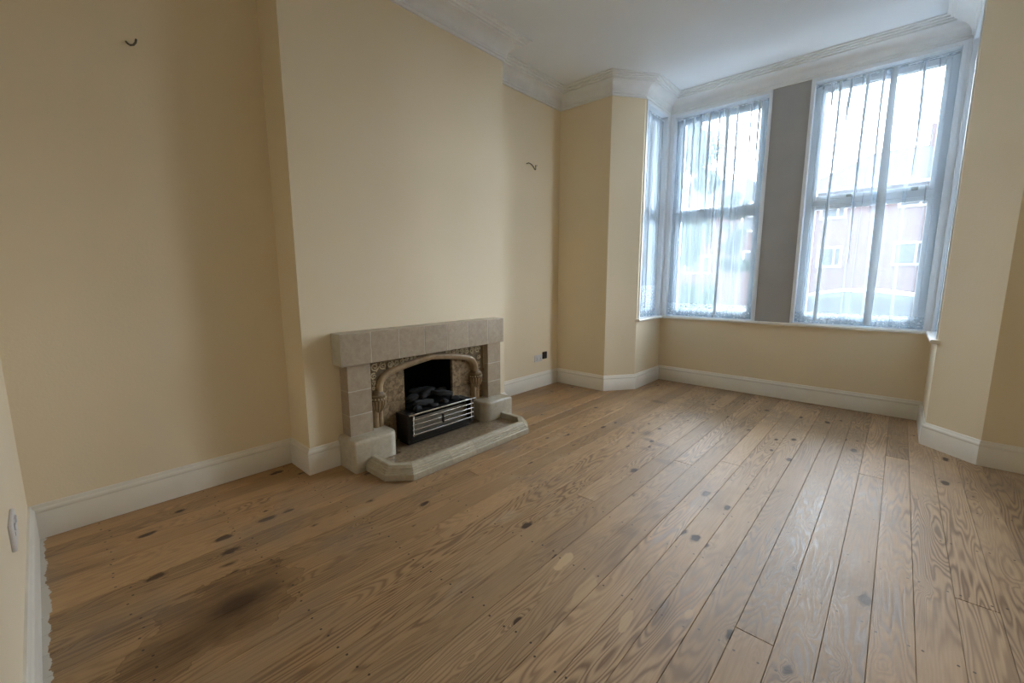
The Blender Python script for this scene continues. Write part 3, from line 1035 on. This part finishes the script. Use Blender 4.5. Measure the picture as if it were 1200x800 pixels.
def lump(c_, r, sc, rot, seed, name='coal'):
    bm = bmesh.new()
    bmesh.ops.create_icosphere(bm, subdivisions=3, radius=1.0)
    for v in bm.verts:
        k = 1 + 0.34 * mnoise.noise(v.co * 1.7 + Vector((seed * 3.1, 0, 0))) + 0.12 * mnoise.noise(v.co * 4.5 + Vector((0, seed, 0)))
        v.co = Vector((v.co.x * sc[0], v.co.y * sc[1], v.co.z * sc[2])) * k * r
    bmesh.ops.rotate(bm, verts=bm.verts, cent=(0, 0, 0), matrix=Matrix.Rotation(rot, 3, 'Z') @ Matrix.Rotation(rg.uniform(-.25, .25), 3, 'X'))
    bmesh.ops.translate(bm, verts=bm.verts, vec=Vector(c_) - gf.location)
    me = bpy.data.meshes.new(name)
    bm.to_mesh(me)
    bm.free()
    for pl in me.polygons:
        pl.use_smooth = True
    me.materials.append(M['coal'])
    o = bpy.data.objects.new(name, me)
    C.objects.link(o)
    o.parent = gf


for k, (xx, yy, zz, r, sc, rt) in enumerate([(0.33, 1.77, 0.305, .034, (1, 2.6, .9), .1), (0.30, 1.97, 0.330, .036, (1, 2.3, .9), -.25), (0.37, 1.69, 0.288, .028, (1, 1.3, .9), .4), (0.385, 1.82, 0.285, .026, (1, 1.6, .8), -.2), (0.375, 1.93, 0.288, .030, (1, 1.2, .9), .3), (0.38, 2.03, 0.292, .030, (1, 1.3, .9), .0), (0.25, 1.86, 0.345, .040, (1, 2.0, .8), .2), (0.23, 1.74, 0.325, .040, (1, 1.5, .9), -.1), (0.22, 2.02, 0.325, .038, (1, 1.4, .9), .2), (0.16, 1.9, 0.33, .05, (1, 2.4, 1), 0)]):
    lump((xx, yy, zz - 0.012), r * 0.9, (sc[0], sc[1] * 1.25, sc[2] * 0.85), rt, k + 1)

# ------------------------------------------------------------------ sockets and cable stubs
so = thing('double_socket', (XL, 3.555, 0.325), 'small white double socket on the alcove wall beside a black plate', 'socket')
MB().box(XL, XL + 0.010, 3.490, 3.622, 0.288, 0.364).build('faceplate', M['socket_white'], so, bevel=0.004, seg=2)
for y0 in (3.520, 3.580):
    MB().box(XL + .010, XL + 0.014, y0, y0 + 0.018, 0.335, 0.352).build('switch', M['socket_white'], so, bevel=0.001, seg=1)
    mb = MB()
    mb.box(XL + .0098, XL + .0104, y0 + .006, y0 + .012, 0.318, 0.328).box(XL + .0098, XL + .0104, y0 - .004, y0 + .003, 0.304, 0.308).box(XL + .0098, XL + .0104, y0 + .015, y0 + .022, 0.304, 0.308)
    mb.build('pin_hole', M['socket_black'], so)
so = thing('aerial_outlet', (XL, 3.665, 0.345), 'small black outlet plate on the alcove wall beside the white socket', 'outlet')
MB().box(XL, XL + 0.016, 3.630, 3.700, 0.308, 0.386).build('faceplate', M['socket_black'], so, bevel=0.004, seg=2)
MB().lathe((XL + .016, 3.665, 0.347), [(0.006, -0.006), (0.006, 0.006)], 10).build('terminal', M['black_metal'], so, smooth=True)
so = thing('wall_socket', (0.86, YB, 0.42), 'white double socket on the back wall above the skirting board', 'socket')
MB().box(0.785, 0.935, YB, YB + 0.011, 0.375, 0.463).build('faceplate', M['socket_white'], so, bevel=0.004, seg=2)
for x0 in (0.820, 0.885):
    MB().box(x0, x0 + .02, YB + .011, YB + .015, 0.432, 0.450).build('switch', M['socket_white'], so, bevel=0.001, seg=1)
    MB().box(x0 + .006, x0 + .013, YB + .0108, YB + .0114, 0.412, 0.424).build('pin_hole', M['socket_black'], so)
cb = thing('cable_stub', (XL, 3.405, 2.305), 'bent bare cable end sticking out of the alcove wall toward the bay', 'cable')
MB().tube([(XL - .002, 3.350, 2.318), (XL + .02, 3.362, 2.324), (XL + .03, 3.39, 2.315), (XL + .035, 3.42, 2.293), (XL + .035, 3.44, 2.272), (XL + .034, 3.452, 2.272), (XL + .03, 3.460, 2.29), (XL + .03, 3.456, 2.318)], 0.0045, 8).build('cable', M['cable'], cb, smooth=True)
MB().tube([(XL + .032, 3.470, 2.309), (XL + .028, 3.482, 2.322)], 0.003, 6).build('cable_core', M['cable'], cb, smooth=True)
cb = thing('cable_stub', (XL, 0.38, 2.32), 'short hooked cable end sticking out of the near alcove wall', 'cable')
MB().tube([(XL - .002, 0.372, 2.325), (XL + .012, 0.374, 2.314), (XL + .02, 0.382, 2.306), (XL + .022, 0.394, 2.310), (XL + .02, 0.404, 2.325), (XL + .018, 0.408, 2.342)], 0.0045, 8).build('cable', M['cable'], cb, smooth=True)

# ------------------------------------------------------------------ outside
ZG = -0.42
o = MB().box(-60, 60, YO, 90, ZG - .3, ZG - 0.12).build('ground', M['road'])
struct(o, 'grey street outside the bay windows', 'street')
o = MB().box(-60, 60, YO, 8.2, ZG - .12, ZG).build('pavement', M['pavement'])
struct(o, 'concrete paving just outside the bay', 'pavement')
o = MB().box(-60, 60, 14.5, 80, ZG - .12, ZG).build('far_pavement', M['pavement'])
struct(o, 'concrete paving in front of the houses across the street', 'pavement')


def house(x0, x1, yf, ez, rz_, label, wins, depth=8.0):
    root = thing('brick_house', ((x0 + x1) / 2, yf, ZG), label, 'house', 'houses across the street')
    MB().box(x0, x1, yf, yf + depth, ZG, ez).build('wall', M['brick'], root)
    ov = 0.35
    xm0, xm1 = x0 + 2.6, x1 - 2.6
    ym = yf + depth / 2
    rf = MB()
    b_ = [(x0 - ov, yf - ov, ez), (x1 + ov, yf - ov, ez), (x1 + ov, yf + depth + ov, ez), (x0 - ov, yf + depth + ov, ez), (xm0, ym, rz_), (xm1, ym, rz_)]
    rf.add(b_, [(0, 1, 5, 4), (1, 2, 5), (2, 3, 4, 5), (3, 0, 4), (3, 2, 1, 0)])
    roof = rf.build('roof', M['slate'], root)
    MB().box(x0 - ov, x1 + ov, yf - ov - .1, yf - ov, ez - .12, ez).build('gutter', M['white_out'], roof)
    MB().box((xm0 + xm1) / 2 - .4, (xm0 + xm1) / 2 + .4, ym - .3, ym + .3, rz_ - .4, rz_ + 0.9).build('chimney', M['brick'], roof)
    for (a, b, z0, z1) in wins:
        mb = MB()
        t = 0.10
        mb.box(a, a + t, yf - .06, yf + .02, z0, z1).box(b - t, b, yf - .06, yf + .02, z0, z1)
        mb.box(a + t, b - t, yf - .06, yf + .02, z0, z0 + t).box(a + t, b - t, yf - .06, yf + .02, z1 - t, z1)
        mb.box((a + b) / 2 + .15, (a + b) / 2 + .22, yf - .06, yf + .02, z0 + t, z1 - t)
        f_ = mb.build('window', M['white_out'], root)
        MB().box(a + t, b - t, yf - .02, yf + .01, z0 + t, z1 - t).build('pane', M['dark_glass'], f_)
    return root


YF = 26.0
house(-1.4, 8.6, YF, 5.30, 7.6, 'red brick house with hipped slate roof across the street, behind the car',
      [(-0.38, 0.62, 1.66, 2.66), (2.41, 3.62, 1.70, 2.75), (-0.42, 0.62, 3.95, 4.95), (2.40, 3.50, 4.22, 5.1), (5.2, 6.4, 1.7, 2.75), (5.2, 6.4, 4.2, 5.1)])
house(-14.0, -2.6, YF + 1.5, 5.30, 7.6, 'red brick house across the street, partly behind the tree',
      [(-4.3, -3.1, 3.75, 4.65), (-4.1, -3.1, 1.7, 2.7), (-7.4, -5.8, 1.4, 2.5), (-8.5, -7.2, 3.8, 4.7), (-11.5, -10.2, 1.5, 2.6)])


# unseen upper storey, fronts and bays, added to cut side-window sky light
struct(MB().box(XD - .24, XDP + .24, YA, YO, ZC + .16, 6.3).build('wall_blocker_upper', M['brick']), 'unseen brick storey above the bay ceiling, added to block sky light', 'wall')
for nm, xa, xb, na, nb, lab in (('wall_blocker_left', -9, XL - .2, -7.6, -4.4, 'unseen brick front added to block sky light, fireplace side of the bay'), ('wall_blocker_right', XR + .2, 13, 8.2, 11.0, 'unseen brick front added to block sky light, other side of the bay')):
    struct(MB().box(xa, xb, YA + .16, YA + .4, ZG, 6.3).box(na, nb, YA + .4, YO, ZG, 6.3).build(nm, M['brick']), lab, 'wall')


# parked car, seen side-on
def car(x0, yc, label, mat):
    root = thing('parked_car', (x0 + 2.1, yc, ZG - .12), label, 'car', 'cars parked in the street')
    z0 = ZG - .12

    def pr(pts, hw, name, mt, par=root, taper=1.0, bev=0.04):
        rings = [[(x0 + a, yc - hw, z0 + b) for a, b in pts], [(x0 + a, yc + hw, z0 + b) for a, b in pts]]
        return MB().loft(rings).build(name, mt, par, bevel=bev, seg=3)

    body = pr([(0.05, .30), (0.0, .55), (0.08, .78), (0.55, .92), (1.10, .97), (3.55, 1.00), (4.05, .93), (4.18, .70), (4.15, .32), (3.6, .22), (0.6, .22)], 0.86, 'body', mat)
    top_ = [(0.95, .96), (1.25, 1.22), (1.62, 1.40), (2.1, 1.485), (2.6, 1.49), (3.1, 1.42), (3.5, 1.25), (3.78, .98)]
    # cabin narrows toward the roof
    cab = MB()
    r0, r1 = [], []
    for a, b in top_:
        hw = 0.84 - 0.24 * (b - .96) / .53
        r0.append((x0 + a, yc - hw, z0 + b))
        r1.append((x0 + a, yc + hw, z0 + b))
    cab.loft([r0, r1])
    cabin = cab.build('cabin', mat, root, smooth=True)
    for pts in ([(1.30, 1.02), (1.48, 1.24), (1.72, 1.36), (2.22, 1.42), (2.24, 1.02)], [(2.32, 1.02), (2.30, 1.42), (2.62, 1.425), (3.02, 1.36), (3.42, 1.16), (3.52, 1.02)]):
        for sd in (-1, 1):
            rr0 = []
            for a, b in pts:
                hw = 0.84 - 0.24 * (b - .96) / .53 + 0.006
                rr0.append((x0 + a, yc + sd * hw, z0 + b))
            rr1 = [(q[0], q[1] - sd * 0.02, q[2]) for q in rr0]
            MB().loft([rr0, rr1]).build('side_window', M['dark_glass'], cabin)
    for sd in (-1, 1):
        path = []
        for a, b in [(1.02, 1.03), (1.27, 1.25), (1.63, 1.425), (2.1, 1.505), (2.6, 1.51), (3.1, 1.44), (3.5, 1.27), (3.74, 1.03)]:
            hw = 0.84 - 0.24 * (b - .96) / .53
            path.append((x0 + a, yc + sd * hw, z0 + b))
        MB().tube(path, 0.022, 6).build('roof_rail', M['car_trim'], cabin, smooth=True)
    for wx in (0.78, 3.38):
        for sd in (-1, 1):
            wh = MB().tube([(x0 + wx, yc + sd * 0.70, z0 + .31), (x0 + wx, yc + sd * 0.88, z0 + .31)], 0.31, 20).build('wheel', M['tyre'], root, smooth=True)
            MB().tube([(x0 + wx, yc + sd * 0.875, z0 + .31), (x0 + wx, yc + sd * 0.89, z0 + .31)], 0.19, 16).build('hub_cap', M['car_trim'], wh, smooth=True)
    return root


car(-0.02, 9.6, 'pale silver-green parked car with bright roof rail outside the window', M['car_paint'])
car(-5.6, 9.6, 'pale silver-green parked car standing below the tree', M['car_paint'])


# trees
def tree(x, y, h, rad, label, n, seed):
    r = random.Random(seed)
    root = thing('tree', (x, y, ZG), label, 'tree', 'street trees')
    tr_ = MB().tube([(x, y, ZG), (x + .05, y, ZG + h * .3), (x - .05, y + .1, ZG + h * .55), (x + .1, y, ZG + h * .8)], [.16, .13, .10, .04], 9)
    for k in range(7):
        a = r.uniform(0, 2 * PI)
        z_ = ZG + h * r.uniform(.35, .7)
        tr_.tube([(x, y, z_), (x + math.cos(a) * rad * .5, y + math.sin(a) * rad * .5, z_ + h * .12), (x + math.cos(a) * rad * .85, y + math.sin(a) * rad * .85, z_ + h * .2)], [.06, .04, .015], 6)
    tr_.build('trunk', M['bark'], root, smooth=True)
    mb = MB()
    cl = []
    for k in range(26):
        a, b = r.uniform(0, 2 * PI), r.uniform(-1, 1)
        q = rad * r.uniform(.3, 1) * math.sqrt(1 - b * b * .6)
        cl.append((x + q * math.cos(a), y + q * math.sin(a), ZG + h * .66 + b * h * .32, rad * r.uniform(.22, .42)))
    for k in range(n):
        cx_, cy_, cz_, cr = r.choice(cl)
        d = Vector((r.gauss(0, 1), r.gauss(0, 1), r.gauss(0, 1))).normalized() * cr * r.uniform(.3, 1) ** .5
        c0 = Vector((cx_, cy_, cz_)) + d
        u = Vector((r.gauss(0, 1), r.gauss(0, 1), r.gauss(0, 1))).normalized() * 0.07
        v_ = u.cross(Vector((r.gauss(0, 1), r.gauss(0, 1), r.gauss(0, 1)))).normalized() * 0.042
        mb.add([c0 - u, c0 + v_, c0 + u, c0 - v_], [(0, 1, 2, 3)])
    o = mb.build('foliage', M['leaf'], root)
    o['kind'] = 'stuff'


tree(-3.9, 15.5, 7.4, 1.7, 'large leafy tree beyond the closely pleated net curtain', 30000, 5)
tree(-2.1, 18.5, 4.9, 0.6, 'small leafy tree between the brick houses and the street', 4000, 9)
# hedge below the trees
r = random.Random(2)
mb = MB()
for k in range(6000):
    c0 = Vector((r.uniform(-9, -2.2), r.uniform(16.0, 16.9), ZG + r.uniform(0.0, 1.35)))
    u = Vector((r.gauss(0, 1), r.gauss(0, 1), r.gauss(0, 1))).normalized() * 0.10
    v_ = u.cross(Vector((r.gauss(0, 1), r.gauss(0, 1), r.gauss(0, 1)))).normalized() * 0.06
    mb.add([c0 - u, c0 + v_, c0 + u, c0 - v_], [(0, 1, 2, 3)])
mb.box(-8.9, -2.3, 16.1, 16.8, ZG, ZG + 1.2)
o = tag(mb.build('garden_hedge', M['hedge']), 'clipped green garden hedge across the street', 'hedge')
